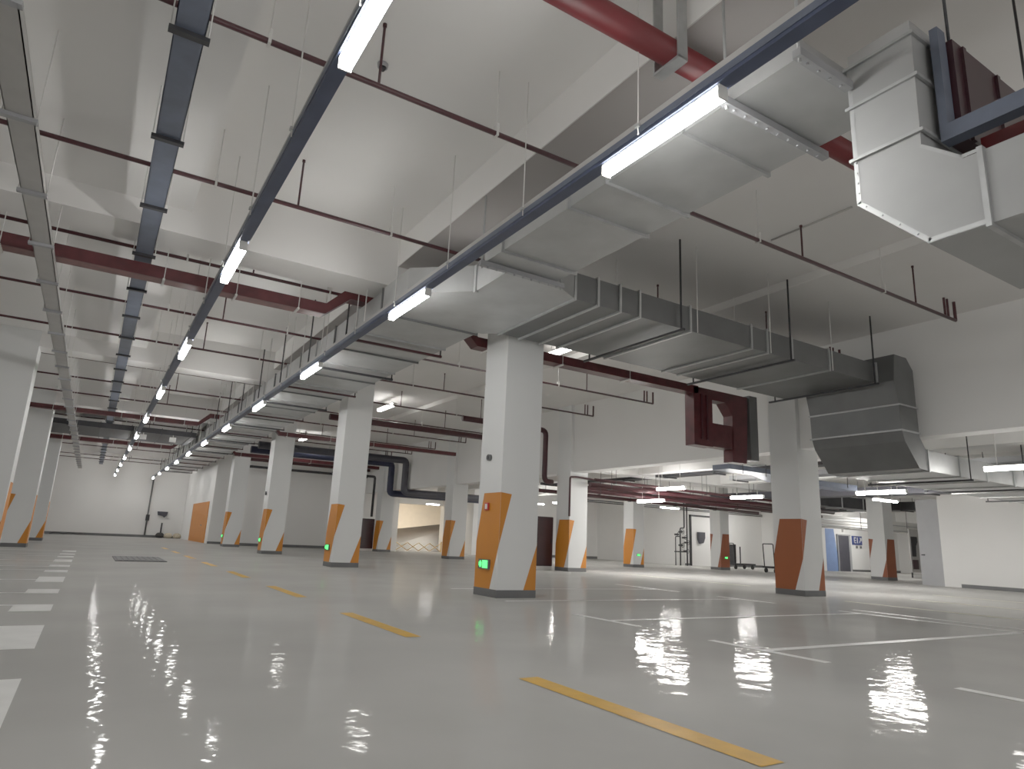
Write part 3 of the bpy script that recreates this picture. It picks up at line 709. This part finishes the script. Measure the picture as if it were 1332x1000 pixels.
# ------------------------------------------------------------------ far end of the lane
t = thing('wall_conduit_box', 'vertical conduit with black switch box on the far wall', 'pipe', (3.3, 51.9, 0))
MB().cyl((3.3, 51.92, .16), (3.3, 51.92, 3.85), .05, 8).build('conduit', 'galvanised_dull', t)
MB().box(3.2, 3.42, 51.75, 51.96, 1.1, 1.5).build('switch_box', 'dark_steel', t)
o = MB().prism([(3.85, 1.75), (4.5, 1.75), (4.45, 1.5), (4.3, 1.35), (4.2, 1.45), (3.9, 1.5)], 'y', 51.8, 51.98).box(3.95, 4.4, 51.78, 51.8, 1.58, 1.72).build('speaker_box', 'door_dark')
tag(o, 'dark angular box mounted on the far wall', 'box')
o = MB().cyl((4.22, 51.7, 0), (4.22, 51.7, 1.0), .05, 8).cyl((4.22, 51.7, 0), (4.22, 51.7, .03), .15, 12).build('bollard', 'dark_steel')
tag(o, 'thin dark post standing by the far wall sacks', 'post')
def sack(x, y, s, m, label):
    mb = MB(); n = 14; rings = 8
    for a in range(rings):
        pass
    i0 = 0
    for j in range(rings+1):
        th = math.pi*j/rings
        for k in range(n):
            ph = 2*math.pi*k/n
            w = 1+.12*math.sin(3*ph+x*5)+.08*math.cos(2*th+x)
            px = math.copysign(abs(math.cos(ph))**.7, math.cos(ph))*math.sin(th)**.7*w
            py = math.copysign(abs(math.sin(ph))**.7, math.sin(ph))*math.sin(th)**.7*w
            mb.v.append((x+s*px, y+s*.6*py, s*.7*(1-math.cos(th))))
    for j in range(rings):
        for k in range(n):
            mb.f.append([j*n+k, j*n+(k+1) % n, (j+1)*n+(k+1) % n, (j+1)*n+k]); mb.m.append(0); mb.sm.append(True)
    o = mb.build('sack', m); tag(o, label, 'sack', 'sacks at the far wall')
sack(4.15, 51.4, .26, 'rubber', 'dark bag at the left end of the far-wall pile')
for i, x in enumerate((4.68, 5.2)):
    sack(x, 51.3, .25, 'sack', 'beige sack lying at the far wall, %s one' % ('left' if not i else 'right'))
o = MB().tube([(-2+.25*k, 51.6, .03+.1*abs(math.sin(k*1.1))) for k in range(8)], .03, 8).build('cable_coil', 'rubber'); tag(o, 'dark cable lying at the foot of the far wall', 'cable')
# ramp barrier
t = thing('folding_barrier', 'yellow folding barrier standing across the ramp foot', 'barrier', (16.8, 37.6, 0))
mb = MB()
for k in range(5):
    xa = 14.75+.72*k
    MB().cyl((xa, 37.6, .05), (xa+.72, 37.6, .5), .02, 6).cyl((xa, 37.6, .5), (xa+.72, 37.6, .05), .02, 6).build('lattice', 'barrier_yellow', t)
for x in (14.75, 18.4):
    MB().box(x-.03, x+.03, 37.57, 37.63, 0, .62).build('post', 'barrier_yellow', t)
o = MB().cyl((8.2, 4.7, 5.535), (8.2, 6.0, 5.535), .014, 8).build('ceiling_conduit', 'grey_tray'); tag(o, 'thin short conduit on the ceiling below the big elbow duct', 'pipe')
for i, (x, y, z) in enumerate(((1.75, 5.6, 5.4), (6.2, 4.7, 5.55))):
    t = thing('smoke_detector', 'small round grey smoke detector on the ceiling, %s the near duct' % ('left of' if not i else 'right of'), 'detector', (x, y, z))
    MB().cyl((x, y, z), (x, y, z-.04), .055, 16, r2=.05).build('base', 'door_grey', t)
    MB().cyl((x, y, z-.04), (x, y, z-.075), .038, 16, r2=.02).build('sensor', 'dark_steel', t)

# ------------------------------------------------------------------ world, camera
w = bpy.data.worlds.new('world'); bpy.context.scene.world = w; w.use_nodes = True
bg = w.node_tree.nodes['Background']; bg.inputs['Color'].default_value = (1, .985, .96, 1); bg.inputs['Strength'].default_value = 1.1

M = ((0.84744584, -0.52899872, 0.04467551), (0.15814244, 0.17121411, -0.9724591), (0.50678054, 0.83117152, 0.22875183))
right, down, fwd = (Vector(r) for r in M)
R = Matrix((right, -down, -fwd)).transposed()
cam = bpy.data.cameras.new('camera'); co = bpy.data.objects.new('camera', cam); C.objects.link(co)
co.matrix_world = Matrix.Translation((0, 0, .87)) @ R.to_4x4()
cam.sensor_fit = 'HORIZONTAL'; cam.sensor_width = 36; cam.lens = 864.48/1332*36
cam.clip_start = .05; cam.clip_end = 300
bpy.context.scene.camera = co
cy = bpy.context.scene.cycles; cy.max_bounces = 12; cy.diffuse_bounces = 7; cy.glossy_bounces = 4
vs = bpy.context.scene.view_settings
vs.view_transform = 'Standard'; vs.exposure = -.95; vs.gamma = 1.28
